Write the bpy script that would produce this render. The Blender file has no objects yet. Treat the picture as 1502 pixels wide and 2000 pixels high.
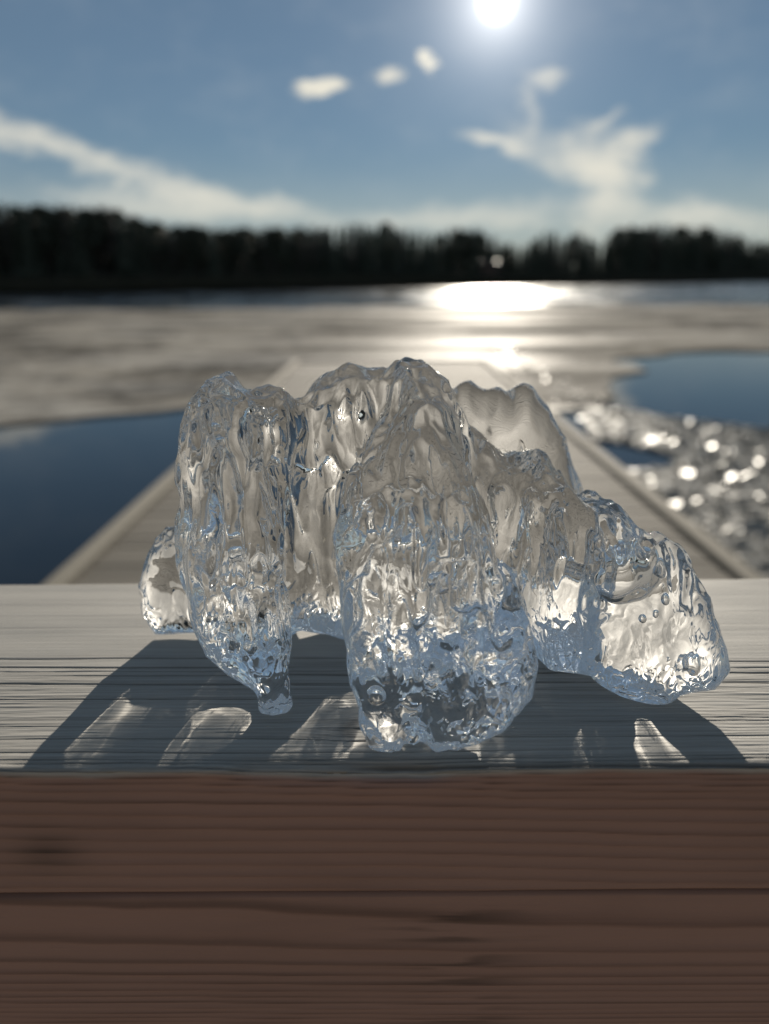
import bpy, math, random
import numpy as np
from mathutils import Matrix, Vector

R = math.radians
random.seed(7)
rng = np.random.default_rng(11)
sc = bpy.context.scene
COL = sc.collection

# ------------------------------------------------------------------ camera
SC = 10.0                        # one scene unit is 10 cm (all lengths below are in metres, scaled at the end)
HB = 0.1437                      # camera height above the plank top (z = 0)
FPX, CX, CY = 1455.0, 751.0, 1000.0
PITCH, ROLL, YAW = 17.4, -0.5, 0.2
cam_d = bpy.data.cameras.new('camera')
cam = bpy.data.objects.new('camera', cam_d)
COL.objects.link(cam)
CM = (Matrix.Rotation(R(YAW), 3, 'Z') @ Matrix.Rotation(R(90 - PITCH), 3, 'X')
      @ Matrix.Rotation(R(ROLL), 3, 'Z'))
cam.matrix_world = Matrix.Translation((0, 0, HB * SC)) @ CM.to_4x4()
cam_d.sensor_fit = 'VERTICAL'
cam_d.sensor_height = 36.0
cam_d.lens = 36.0 * FPX / 2000.0
cam_d.clip_start = 0.02
cam_d.clip_end = 60000
cam_d.dof.use_dof = True
cam_d.dof.focus_distance = 0.262 * SC
cam_d.dof.aperture_fstop = 26.19 / 4.6 / SC
sc.camera = cam


def ray(px, py):
    return CM @ Vector(((px - CX) / FPX, -(py - CY) / FPX, -1.0))


def at_z(px, py, z):
    d = ray(px, py)
    t = (z - HB) / d.z
    return Vector((d.x * t, d.y * t, z))


def at_plane(px, py, a, b):
    """point on the tilted plane  Y = a + b*Z"""
    d = ray(px, py)
    t = (a + b * HB) / (d.y - b * d.z)
    return Vector((d.x * t, d.y * t, HB + d.z * t))


def azel(px, py):
    d = ray(px, py).normalized()
    return math.degrees(math.atan2(d.x, d.y)), math.degrees(math.asin(d.z))


# ------------------------------------------------------------------ world, sun
SUN_AZ, SUN_EL = azel(970, 2)
SUN = Vector((math.sin(R(SUN_AZ)) * math.cos(R(SUN_EL)),
              math.cos(R(SUN_AZ)) * math.cos(R(SUN_EL)), math.sin(R(SUN_EL))))
SKY_STRENGTH = 0.05

world = bpy.data.worlds.new('World')
sc.world = world
world.use_nodes = True
wt = world.node_tree
wt.nodes.clear()


class NT:
    """small helper for building node trees"""
    def __init__(self, tree):
        self.t = tree

    def n(self, kind, **kw):
        nd = self.t.nodes.new(kind)
        for k, v in kw.items():
            setattr(nd, k, v)
        return nd

    def put(self, sock, v):
        if isinstance(v, bpy.types.NodeSocket):
            self.t.links.new(v, sock)
        elif v is not None:
            sock.default_value = v

    def m(self, op, a, b=None, c=None, clamp=False):
        nd = self.n('ShaderNodeMath', operation=op, use_clamp=clamp)
        for i, v in enumerate((a, b, c)):
            if v is not None:
                self.put(nd.inputs[i], v)
        return nd.outputs[0]

    def sstep(self, x, lo, hi, a=0.0, b=1.0):
        nd = self.n('ShaderNodeMapRange', interpolation_type='SMOOTHSTEP')
        for i, v in enumerate((x, lo, hi, a, b)):
            self.put(nd.inputs[i], v)
        return nd.outputs[0]

    def lin(self, x, lo, hi, a=0.0, b=1.0):
        nd = self.n('ShaderNodeMapRange')
        for i, v in enumerate((x, lo, hi, a, b)):
            self.put(nd.inputs[i], v)
        return nd.outputs[0]

    def mix(self, f, a, b, mode='MIX'):
        nd = self.n('ShaderNodeMix', data_type='RGBA', blend_type=mode)
        self.put(nd.inputs[0], f)
        for s, v in ((nd.inputs[6], a), (nd.inputs[7], b)):
            if isinstance(v, (tuple, list)) and len(v) == 3:
                v = (*v, 1)
            self.put(s, v)
        return nd.outputs[2]

    def noise(self, vec, scale, detail=4, rough=0.55, dist=0.0):
        nd = self.n('ShaderNodeTexNoise')
        if vec is not None:
            self.put(nd.inputs['Vector'], vec)
        nd.inputs['Scale'].default_value = scale
        nd.inputs['Detail'].default_value = detail
        nd.inputs['Roughness'].default_value = rough
        nd.inputs['Distortion'].default_value = dist
        return nd.outputs['Fac']

    def scale(self, vec, s, loc=(0, 0, 0), rot=(0, 0, 0)):
        nd = self.n('ShaderNodeMapping')
        self.put(nd.inputs['Vector'], vec)
        nd.inputs['Scale'].default_value = s
        nd.inputs['Location'].default_value = loc
        nd.inputs['Rotation'].default_value = rot
        return nd.outputs[0]


W = NT(wt)
tc = W.n('ShaderNodeTexCoord')
gen = tc.outputs['Generated']
sep = W.n('ShaderNodeSeparateXYZ')
W.put(sep.inputs[0], gen)
az = W.m('MULTIPLY', W.m('ARCTAN2', sep.outputs[0], sep.outputs[1]), 180 / math.pi)
el = W.m('MULTIPLY', W.m('ARCSINE', W.m('MINIMUM', W.m('MAXIMUM', sep.outputs[2], -1), 1)), 180 / math.pi)
sky = W.n('ShaderNodeTexSky', sky_type='NISHITA')
sky.sun_disc = False
sky.sun_elevation = R(SUN_EL)
sky.sun_rotation = R(SUN_AZ)
sky.air_density = 1.0
sky.dust_density = 0.0
sky.ozone_density = 4.0
skyc = sky.outputs[0]

K = 1.0 / SKY_STRENGTH
comb = W.n('ShaderNodeCombineXYZ')
W.put(comb.inputs[0], az)
W.put(comb.inputs[1], el)
ang = comb.outputs[0]
n_soft = W.noise(W.scale(ang, (0.16, 0.30, 1)), 1.0, 5, 0.6)
n_fine = W.noise(W.scale(ang, (0.35, 0.8, 1), rot=(0, 0, R(12))), 1.0, 5, 0.62)


azw = W.m('ADD', az, W.m('MULTIPLY', W.m('SUBTRACT', W.noise(W.scale(ang, (0.30, 0.45, 1), (7, 3, 0)), 1.0, 5, 0.6), 0.5), 4.5))
elw = W.m('ADD', el, W.m('MULTIPLY', W.m('SUBTRACT', W.noise(W.scale(ang, (0.25, 0.5, 1), (1, 9, 0)), 1.0, 5, 0.6), 0.5), 2.6))


def cloud(px, py, wpx, hpx, rot, soft, amount, wob=0.5, power=1.0):
    """one elongated cloud: centre in the sky, size in degrees (from picture px)"""
    a0, e0 = azel(px, py)
    k = 0.036
    ca, sa = math.cos(R(rot)), math.sin(R(rot))
    da = W.m('SUBTRACT', azw, a0)
    de = W.m('SUBTRACT', elw, e0)
    u = W.m('DIVIDE', W.m('ADD', W.m('MULTIPLY', da, ca), W.m('MULTIPLY', de, sa)), wpx * k)
    v = W.m('DIVIDE', W.m('SUBTRACT', W.m('MULTIPLY', de, ca), W.m('MULTIPLY', da, sa)), hpx * k)
    r = W.m('SQRT', W.m('ADD', W.m('MULTIPLY', u, u), W.m('MULTIPLY', v, v)))
    r = W.m('ADD', r, W.m('MULTIPLY', W.m('SUBTRACT', n_fine, 0.5), wob * 2))
    return W.sstep(r, 1.0, 1.0 - soft, 0.0, amount)


def union(vals):
    o = vals[0]
    for v in vals[1:]:
        o = W.m('SUBTRACT', W.m('ADD', o, v), W.m('MULTIPLY', o, v))
    return o


cl = [
    cloud(-60, 225, 320, 34, -17, 0.95, 0.50, 0.35),
    cloud(210, 320, 330, 36, -16, 0.95, 0.52, 0.35),
    cloud(470, 395, 260, 34, -9, 0.95, 0.50, 0.35),
    cloud(330, 400, 330, 42, -3, 1.0, 0.50, 0.40),
    cloud(900, 425, 360, 38, 2, 1.0, 0.46, 0.40),
    cloud(965, 275, 115, 20, -13, 0.95, 0.70, 0.25),
    cloud(1110, 310, 170, 52, -24, 1.0, 0.48, 0.40),
    cloud(1165, 315, 110, 85, -30, 1.0, 0.55, 0.42),
    cloud(1230, 290, 100, 34, 32, 1.0, 0.60, 0.35),
    cloud(1180, 240, 52, 18, 40, 1.0, 0.40, 0.40),
    cloud(1185, 385, 115, 85, 75, 1.0, 0.58, 0.42),
    cloud(1035, 215, 24, 85, 8, 1.0, 0.30, 0.45),
    cloud(1075, 155, 46, 24, 15, 0.9, 0.55, 0.40),
    cloud(1360, 425, 240, 40, -8, 1.0, 0.55, 0.40),
    cloud(625, 168, 58, 24, 10, 0.6, 0.95, 0.30),
    cloud(752, 146, 36, 18, 20, 0.8, 0.75, 0.30),
    cloud(835, 124, 22, 25, 0, 0.6, 0.95, 0.20),
    cloud(230, 360, 26, 14, 40, 1.0, 0.45, 0.30),
    # the same kind of streaks carries on round the sky, out of the picture
    cloud(-900, 260, 500, 60, -12, 1.0, 0.45, 0.45),
    cloud(2200, 240, 480, 60, 10, 1.0, 0.45, 0.45),
]
cm = union(cl)
veil = W.m('MULTIPLY', W.sstep(n_soft, 0.42, 0.85), W.sstep(el, 50, 12, 0.42, 0.14))
hz = W.sstep(el, 9, 0, 0.0, 0.40)
skyc = W.mix(0.50, skyc, (0.122 * K, 0.166 * K, 0.190 * K))
skyc = W.mix(1.0, skyc, (0.87, 0.875, 0.89), 'MULTIPLY')
skyc = W.mix(hz, skyc, (0.45 * K, 0.45 * K, 0.41 * K))
skyc = W.mix(veil, skyc, (0.42 * K, 0.44 * K, 0.45 * K))
skyc = W.mix(cm, skyc, (0.62 * K, 0.59 * K, 0.50 * K))
# the sun's disc, overexposed, and the aureole of the thin haze round it
dotn = W.n('ShaderNodeVectorMath', operation='DOT_PRODUCT')
W.put(dotn.inputs[0], gen)
dotn.inputs[1].default_value = SUN
th = W.m('MULTIPLY', W.m('ARCCOSINE', W.m('MINIMUM', dotn.outputs['Value'], 1.0)), 180 / math.pi)
aur = W.m('ADD', W.m('MULTIPLY', W.m('EXPONENT', W.m('MULTIPLY', th, -1 / 1.5)), 1.05 * K),
          W.m('MULTIPLY', W.m('EXPONENT', W.m('MULTIPLY', th, -1 / 4.0)), 0.24 * K))
aur = W.m('ADD', aur, W.sstep(th, 1.35, 0.2, 0.0, 3 * K))
aurc = W.mix(1.0, (1.0, 0.97, 0.94), aur, 'MULTIPLY')
skyc = W.mix(1.0, skyc, aurc, 'ADD')
bg = W.n('ShaderNodeBackground')
W.put(bg.inputs['Color'], skyc)
bg.inputs['Strength'].default_value = SKY_STRENGTH
wo = W.n('ShaderNodeOutputWorld')
wt.links.new(bg.outputs[0], wo.inputs['Surface'])
world.cycles.sampling_method = 'MANUAL'
world.cycles.sample_map_resolution = 1024

sun_d = bpy.data.lights.new('sun', 'SUN')
sun_d.energy = 5.0
sun_d.angle = R(0.53)
sun_d.color = (1.0, 0.91, 0.77)
sun = bpy.data.objects.new('sun', sun_d)
COL.objects.link(sun)
sun.rotation_euler = (-SUN).to_track_quat('-Z', 'Y').to_euler()
sun_d.cycles.is_caustics_light = True

sc.view_settings.view_transform = 'Standard'
sc.view_settings.look = 'None'
sc.view_settings.gamma = 1.0
sc.view_settings.use_curve_mapping = False
sc.view_settings.exposure = 0.45
sc.render.engine = 'CYCLES'
cy = sc.cycles
cy.max_bounces = 24
cy.transmission_bounces = 24
cy.glossy_bounces = 10
cy.diffuse_bounces = 3
cy.transparent_max_bounces = 16
cy.caustics_reflective = True
cy.caustics_refractive = True
cy.blur_glossy = 0.0
cy.sample_clamp_indirect = 22.0
cy.sample_clamp_direct = 0.0
cy.use_denoising = True
cy.denoiser = 'OPENIMAGEDENOISE'
cy.denoising_input_passes = 'RGB_ALBEDO_NORMAL'
cy.denoising_prefilter = 'ACCURATE'
cy.use_adaptive_sampling = False
cy.adaptive_threshold = 0.008


# ------------------------------------------------------------------ helpers
def tag(o, label=None, cat=None, group=None, kind=None):
    for k, v in (('label', label), ('category', cat), ('group', group), ('kind', kind)):
        if v:
            o[k] = v
    return o


def mesh_np(name, verts, faces, smooth=True):
    """faces: (n,3) or (n,4) int array"""
    me = bpy.data.meshes.new(name)
    verts = np.ascontiguousarray(verts, dtype=np.float32)
    faces = np.ascontiguousarray(faces, dtype=np.int32)
    nf, k = faces.shape
    me.vertices.add(len(verts))
    me.vertices.foreach_set('co', verts.ravel())
    me.loops.add(nf * k)
    me.loops.foreach_set('vertex_index', faces.ravel())
    me.polygons.add(nf)
    me.polygons.foreach_set('loop_start', np.arange(0, nf * k, k, dtype=np.int32))
    me.polygons.foreach_set('use_smooth', np.full(nf, smooth, dtype=bool))
    me.update(calc_edges=True)
    me.validate()
    return me


def link(name, me, mat, parent=None, loc=None):
    o = bpy.data.objects.new(name, me)
    COL.objects.link(o)
    if mat is not None and len(me.materials) == 0:
        me.materials.append(mat)
    if parent is not None:
        o.parent = parent
    if loc is not None:
        o.location = loc
    return o


def empty(name, loc, rz=0.0):
    o = bpy.data.objects.new(name, None)
    COL.objects.link(o)
    o.location = loc
    o.rotation_euler = (0, 0, rz)
    o.empty_display_size = 0.1
    return o


class MB:
    """collects simple shapes for one mesh"""
    def __init__(self):
        self.v, self.f = [], []

    def box(self, x0, x1, y0, y1, z0, z1, b=0.0):
        n = len(self.v)
        if b <= 0:
            self.v += [(x, y, z) for z in (z0, z1) for y in (y0, y1) for x in (x0, x1)]
            self.f += [tuple(n + i for i in q) for q in
                       ((0, 2, 3, 1), (4, 5, 7, 6), (0, 1, 5, 4), (2, 6, 7, 3), (0, 4, 6, 2), (1, 3, 7, 5))]
            return
        # chamfered top edges
        self.v += [(x0, y0, z0), (x1, y0, z0), (x1, y1, z0), (x0, y1, z0),
                   (x0, y0, z1 - b), (x1, y0, z1 - b), (x1, y1, z1 - b), (x0, y1, z1 - b),
                   (x0 + b, y0 + b, z1), (x1 - b, y0 + b, z1), (x1 - b, y1 - b, z1), (x0 + b, y1 - b, z1)]
        self.f += [tuple(n + i for i in q) for q in
                   ((0, 3, 2, 1), (0, 1, 5, 4), (1, 2, 6, 5), (2, 3, 7, 6), (3, 0, 4, 7),
                    (4, 5, 9, 8), (5, 6, 10, 9), (6, 7, 11, 10), (7, 4, 8, 11), (8, 9, 10, 11))]

    def cone(self, p0, p1, r0, r1, n=7):
        b = len(self.v)
        p0, p1 = Vector(p0), Vector(p1)
        d = (p1 - p0).normalized()
        u = d.orthogonal().normalized()
        w = d.cross(u)
        for p, r in ((p0, r0), (p1, r1)):
            for i in range(n):
                a = 2 * math.pi * i / n
                self.v.append(tuple(p + (u * math.cos(a) + w * math.sin(a)) * r))
        for i in range(n):
            j = (i + 1) % n
            self.f.append((b + i, b + j, b + n + j, b + n + i))
        self.f.append(tuple(b + n + i for i in range(n)))
        self.f.append(tuple(b + n - 1 - i for i in range(n)))

    def poly(self, pts):
        n = len(self.v)
        self.v += [tuple(p) for p in pts]
        self.f.append(tuple(range(n, n + len(pts))))

    def mesh(self, name, smooth=False):
        me = bpy.data.meshes.new(name)
        me.from_pydata(self.v, [], self.f)
        if smooth:
            me.polygons.foreach_set('use_smooth', [True] * len(me.polygons))
        me.update()
        return me

    def build(self, name, mat, parent=None, smooth=False):
        return link(name, self.mesh(name, smooth), mat, parent)


def _hash(ix, iy, seed):
    h = (ix.astype(np.int64) * 374761393 + iy.astype(np.int64) * 668265263 + seed * 1442695041) & 0xFFFFFFFF
    h = ((h ^ (h >> 13)) * 1274126177) & 0xFFFFFFFF
    return ((h ^ (h >> 16)) & 0xFFFF) / 65535.0


def noise2(x, y, seed=0):
    x, y = np.broadcast_arrays(np.asarray(x, float), np.asarray(y, float))
    ix, iy = np.floor(x), np.floor(y)
    fx, fy = x - ix, y - iy
    fx = fx * fx * fx * (fx * (fx * 6 - 15) + 10)
    fy = fy * fy * fy * (fy * (fy * 6 - 15) + 10)
    a, b = _hash(ix, iy, seed), _hash(ix + 1, iy, seed)
    c, d = _hash(ix, iy + 1, seed), _hash(ix + 1, iy + 1, seed)
    return (a * (1 - fx) + b * fx) * (1 - fy) + (c * (1 - fx) + d * fx) * fy


def fbm2(x, y, seed=0, oct=4, gain=0.5):
    s, a, t = 0, 1.0, 0
    for o in range(oct):
        s = s + a * noise2(x * 2 ** o, y * 2 ** o, seed + 17 * o)
        t += a
        a *= gain
    return s / t


def material(name):
    m = bpy.data.materials.new(name)
    m.use_nodes = True
    t = NT(m.node_tree)
    m.node_tree.nodes.clear()
    out = t.n('ShaderNodeOutputMaterial')
    return m, t, out


def principled(t, out):
    p = t.n('ShaderNodeBsdfPrincipled')
    t.t.links.new(p.outputs[0], out.inputs['Surface'])
    return p


def bump(t, h, strength, dist, normal=None):
    b = t.n('ShaderNodeBump')
    t.put(b.inputs['Height'], h)
    b.inputs['Strength'].default_value = strength
    b.inputs['Distance'].default_value = dist * SC
    if normal is not None:
        t.put(b.inputs['Normal'], normal)
    return b.outputs[0]


def attr(t, name):
    a = t.n('ShaderNodeAttribute', attribute_name=name)
    return a.outputs['Fac']


def pos(t):
    return t.scale(t.n('ShaderNodeNewGeometry').outputs['Position'], (1 / SC, 1 / SC, 1 / SC))


# ------------------------------------------------------------------ materials
def mat_rail():
    """weathered grey top, brown stain left on the shaded edge; `weather`, `grain`, `dark` are painted wood figure"""
    m, t, out = material('railing_wood')
    p = principled(t, out)
    w, g, dk = attr(t, 'weather'), attr(t, 'grain'), attr(t, 'dark')
    P = pos(t)
    fib = t.noise(t.scale(P, (14, 900, 900)), 1.0, 3, 0.6)
    fine = t.noise(t.scale(P, (60, 2600, 2600)), 1.0, 2, 0.6)
    blot = t.noise(t.scale(P, (9, 26, 26)), 1.0, 4, 0.6)
    grey = t.mix(g, (0.35, 0.33, 0.30), (0.20, 0.185, 0.163))
    grey = t.mix(t.sstep(fib, 0.35, 0.7, 0.0, 0.45), grey, (0.46, 0.44, 0.405))
    grey = t.mix(t.sstep(blot, 0.45, 0.75, 0.0, 0.35), grey, (0.29, 0.275, 0.25))
    grey = t.mix(dk, grey, (0.085, 0.072, 0.06))
    brn = t.mix(g, (0.305, 0.183, 0.147), (0.150, 0.082, 0.066))
    brn = t.mix(t.sstep(blot, 0.4, 0.75, 0.0, 0.35), brn, (0.18, 0.105, 0.08))
    brn = t.mix(t.sstep(fib, 0.4, 0.75, 0.0, 0.22), brn, (0.31, 0.18, 0.14))
    brn = t.mix(dk, brn, (0.03, 0.02, 0.017))
    t.put(p.inputs['Base Color'], t.mix(w, brn, grey))
    p.inputs['Roughness'].default_value = 0.62
    p.inputs['Specular IOR Level'].default_value = 0.35
    h = t.m('ADD', t.m('MULTIPLY', fib, 0.6), t.m('MULTIPLY', fine, 0.4))
    t.put(p.inputs['Normal'], bump(t, h, 0.38, 0.0006))
    return m


def mat_deck(base=(0.135, 0.122, 0.102), seed=0.0):
    m, t, out = material('deck_wood')
    p = principled(t, out)
    oi = t.n('ShaderNodeObjectInfo')
    P = t.n('ShaderNodeTexCoord').outputs['Object']
    off = t.n('ShaderNodeVectorMath', operation='ADD')
    t.put(off.inputs[0], P)
    rnd = t.n('ShaderNodeCombineXYZ')
    t.put(rnd.inputs[0], t.m('MULTIPLY', oi.outputs['Random'], 37.0))
    t.put(off.inputs[1], rnd.outputs[0])
    gr = t.noise(t.scale(off.outputs[0], (3, 60, 60)), 1.0, 4, 0.6)
    bl = t.noise(off.outputs[0], 5.0, 4, 0.6)
    c = t.mix(gr, tuple(x * 0.72 for x in base), tuple(min(1, x * 1.2) for x in base))
    c = t.mix(t.sstep(bl, 0.5, 0.8, 0, 0.4), c, tuple(x * 0.6 for x in base))
    tone = t.m('ADD', 0.78, t.m('MULTIPLY', oi.outputs['Random'], 0.4))
    c = t.mix(1.0, c, tone, 'MULTIPLY')
    t.put(p.inputs['Base Color'], c)
    p.inputs['Roughness'].default_value = 0.8
    p.inputs['Specular IOR Level'].default_value = 0.2
    t.put(p.inputs['Normal'], bump(t, gr, 0.5, 0.003))
    return m


def mat_plain(name, c, rough=0.7, nscale=20.0, var=0.3, metal=0.0, bumpd=0.0):
    m, t, out = material(name)
    p = principled(t, out)
    n = t.noise(pos(t), nscale, 4, 0.6)
    t.put(p.inputs['Base Color'], t.mix(n, tuple(x * (1 - var) for x in c), tuple(min(1, x * (1 + var)) for x in c)))
    p.inputs['Roughness'].default_value = rough
    p.inputs['Metallic'].default_value = metal
    if bumpd:
        t.put(p.inputs['Normal'], bump(t, n, 0.6, bumpd))
    return m


def mat_ice():
    m, t, out = material('clear_ice')
    g = t.n('ShaderNodeBsdfGlass')
    g.inputs['IOR'].default_value = 1.31
    g.inputs['Roughness'].default_value = 0.0
    g.inputs['Color'].default_value = (0.995, 0.998, 1.0, 1)
    P = pos(t)
    sz = t.n('ShaderNodeSeparateXYZ')
    t.put(sz.inputs[0], P)
    foot = t.sstep(sz.outputs[2], 0.040, 0.022)          # broader ripples near the foot, where the walls are evenly melted
    region = t.noise(P, 42.0, 2, 0.5)
    calm = t.sstep(attr(t, 'calm'), 0.0, 1.0, 1.0, 0.0)
    fine = t.noise(t.scale(P, (300, 250, 85)), 1.0, 0, 0.4, 0.9)
    curl = t.noise(t.scale(P, (210, 210, 150)), 1.0, 0, 0.4, 1.5)
    big = t.noise(t.scale(P, (150, 150, 90)), 1.0, 1, 0.45, 0.8)
    ridge = t.m('ABSOLUTE', t.m('SUBTRACT', big, 0.5))
    h = t.m('ADD', t.m('MULTIPLY', fine, t.sstep(region, 0.40, 0.58, 0.08, 0.58)), t.m('MULTIPLY', curl, t.sstep(region, 0.60, 0.42, 0.06, 0.55)))
    h = t.m('ADD', h, t.m('MULTIPLY', t.m('MULTIPLY', ridge, foot), 4.4))
    h = t.m('MULTIPLY', h, calm)
    t.put(g.inputs['Normal'], bump(t, h, 0.62, 0.0010))
    t.t.links.new(g.outputs[0], out.inputs['Surface'])
    return m


def mat_water():
    m, t, out = material('lake_water')
    p = principled(t, out)
    P = pos(t)
    s = t.n('ShaderNodeSeparateXYZ')
    t.put(s.inputs[0], P)
    wind = t.sstep(s.outputs[1], 22, 42)
    p.inputs['Base Color'].default_value = (0.006, 0.010, 0.016, 1)
    p.inputs['IOR'].default_value = 1.30
    gust = t.sstep(s.outputs[0], 2.0, 9.0, 0.62, 1.0)
    t.put(p.inputs['Roughness'], t.m('ADD', 0.03, t.m('MULTIPLY', t.m('MULTIPLY', wind, gust), t.sstep(t.noise(t.scale(P, (0.28, 0.22, 1)), 1.0, 3, 0.6), 0.40, 0.62, 0.06, 0.27))))
    w1 = t.noise(t.scale(P, (0.9, 2.2, 1)), 1.0, 4, 0.6)
    w2 = t.noise(t.scale(P, (0.5, 0.8, 1)), 1.0, 3, 0.5)
    b1 = t.n('ShaderNodeBump')
    t.put(b1.inputs['Height'], w1)
    t.put(b1.inputs['Strength'], t.m('MULTIPLY', t.m('MULTIPLY', wind, gust), 0.14))
    b1.inputs['Distance'].default_value = 0.35 * SC
    t.put(p.inputs['Normal'], bump(t, w2, 0.08, 0.02, b1.outputs[0]))
    return m


def mat_lake_ice():
    """rotten grey lake ice: mottled, matt, with wet patches"""
    m, t, out = material('lake_ice')
    P = pos(t)
    a = t.noise(t.scale(P, (0.30, 0.42, 1)), 1.0, 7, 0.62, 0.4)
    b = t.noise(t.scale(P, (2.0, 3.2, 1)), 1.0, 5, 0.62, 0.5)
    w = t.noise(t.scale(P, (0.12, 0.35, 1), (5, 2, 0)), 1.0, 4, 0.6)
    c = t.mix(t.sstep(a, 0.38, 0.62), (0.070, 0.064, 0.055), (0.34, 0.312, 0.268))
    c = t.mix(t.sstep(b, 0.48, 0.70, 0, 0.6), c, (0.42, 0.40, 0.365))
    c = t.mix(t.sstep(b, 0.46, 0.34, 0, 0.75), c, (0.06, 0.056, 0.05))
    h = t.m('ADD', b, t.m('MULTIPLY', t.noise(P, 9.0, 3), 0.35))
    nrm = bump(t, h, 0.4, 0.06)
    d = t.n('ShaderNodeBsdfDiffuse')
    t.put(d.inputs['Color'], c)
    t.put(d.inputs['Normal'], nrm)
    g = t.n('ShaderNodeBsdfGlossy')
    g.inputs['Roughness'].default_value = 0.54
    t.put(g.inputs['Normal'], nrm)
    mx = t.n('ShaderNodeMixShader')
    t.put(mx.inputs[0], t.sstep(w, 0.42, 0.62, 0.016, 0.11))
    t.t.links.new(d.outputs[0], mx.inputs[1])
    t.t.links.new(g.outputs[0], mx.inputs[2])
    t.t.links.new(mx.outputs[0], out.inputs['Surface'])
    return m


def mat_shard():
    m, t, out = material('broken_ice')
    p = principled(t, out)
    n = t.noise(pos(t), 4.0, 3, 0.6)
    t.put(p.inputs['Base Color'], t.mix(n, (0.13, 0.125, 0.112), (0.42, 0.40, 0.36)))
    p.inputs['Roughness'].default_value = 0.40
    p.inputs['IOR'].default_value = 1.31
    return m


M_RAIL, M_DECK = mat_rail(), mat_deck()
M_EDGE = mat_deck((0.26, 0.235, 0.19))
M_POST = mat_plain('post_wood', (0.12, 0.07, 0.05), 0.7, 30)
M_ICE, M_WATER, M_LICE, M_SHARD = mat_ice(), mat_water(), mat_lake_ice(), mat_shard()
M_NEEDLE = mat_plain('needles', (0.075, 0.082, 0.055), 0.75, 0.7, 0.5)
M_PINE = mat_plain('pine_needles', (0.085, 0.09, 0.062), 0.75, 0.7, 0.5)
M_TWIG = mat_plain('bare_twigs', (0.10, 0.086, 0.074), 0.8, 0.7, 0.4)
M_BARK = mat_plain('bark', (0.07, 0.05, 0.04), 0.85, 6, 0.4)
M_LAND = mat_plain('shore_soil', (0.06, 0.055, 0.035), 0.95, 0.4, 0.5, bumpd=0.05)
M_BANK = mat_plain('bank_bounce', (0.27, 0.235, 0.185), 0.95, 3.0, 0.5, bumpd=0.03)  # unseen bank; tan tone picked to bounce warm light onto the railing front
M_WALL = mat_plain('boathouse_boards', (0.10, 0.06, 0.045), 0.8, 2, 0.3)
M_ROOF = mat_plain('sheet_metal', (0.22, 0.22, 0.22), 0.62, 1.0, 0.1, metal=1.0)

# ------------------------------------------------------------------ lake, land
DECK_Z = HB - 1.14
LAKE_Z = HB - 1.60


def sheet(name, poly, z, mat, thick=0.0, jitter=0.0, seed=1, parent=None):
    """flat irregular sheet from a closed outline; thick gives it a real rim"""
    pts = []
    n = len(poly)
    for i in range(n):
        a, b = Vector(poly[i][:2]), Vector(poly[(i + 1) % n][:2])
        L = (b - a).length
        k = max(1, min(40, int(L / 0.5))) if jitter else 1
        nr = Vector((b.y - a.y, a.x - b.x)).normalized()
        for j in range(k):
            q = a.lerp(b, j / k)
            if jitter:
                d = math.sqrt(q.x ** 2 + q.y ** 2)
                q = q + nr * jitter * d * 0.1 * (float(fbm2(q.x * 0.6, q.y * 0.6, seed, 4)) - 0.5)
            pts.append(q)
    mb = MB()
    mb.poly([(q.x, q.y, z) for q in pts])
    if thick:
        k = len(pts)
        for i in range(k):
            a, b = pts[i], pts[(i + 1) % k]
            mb.poly([(a.x, a.y, z), (a.x, a.y, z - thick), (b.x, b.y, z - thick), (b.x, b.y, z)])
    me = mb.mesh(name)
    if me.polygons[0].normal.z < 0:
        me.flip_normals()
    return link(name, me, mat, parent)


tag(sheet('lake_water', [(-900, -1.2), (900, -1.2), (900, 900), (-900, 900)], LAKE_Z, M_WATER), kind='structure')


def lk(px, py, z=LAKE_Z):
    v = at_z(px, py, z)
    return (v.x, v.y)


ice_outline = [lk(-900, 628), lk(0, 607), lk(500, 603), lk(1000, 597), lk(1502, 594), lk(2300, 585),
               lk(2300, 672), lk(1502, 684), lk(1320, 690), lk(1215, 712), lk(1180, 755), lk(1150, 800),
               lk(1000, 812), lk(760, 800), lk(560, 792), lk(400, 797), lk(200, 812), lk(0, 828), lk(-300, 850), lk(-900, 900)]
tag(sheet('lake_ice', ice_outline, LAKE_Z + 0.03, M_LICE, 0.06, 1.1, 5), kind='structure')

# far shore: land with a low hill, following the shoreline of the picture
shore_px = [(-2600, 610), (-1200, 590), (-500, 577), (0, 567.5), (380, 563), (756, 557), (1130, 551), (1502, 546.5),
            (2000, 540.5), (2900, 527), (3900, 510)]
shore = [Vector(lk(*s)) for s in shore_px]


def shore_at(px):
    for i in range(len(shore_px) - 1):
        a, b = shore_px[i], shore_px[i + 1]
        if a[0] <= px <= b[0]:
            f = (px - a[0]) / (b[0] - a[0])
            return Vector(lk(px, a[1] + (b[1] - a[1]) * f))
    return shore[-1]


def hill(px, t):
    """height of the land t metres behind the waterline"""
    h = 0.4 * min(1, t / 2) + 0.008 * t
    if px < 420:
        h += 2.5 * min(1, t / 20) * min(1, (420 - px) / 200)
    return LAKE_Z - 0.3 + 0.5 * min(1, t / 1.0) + h


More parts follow.
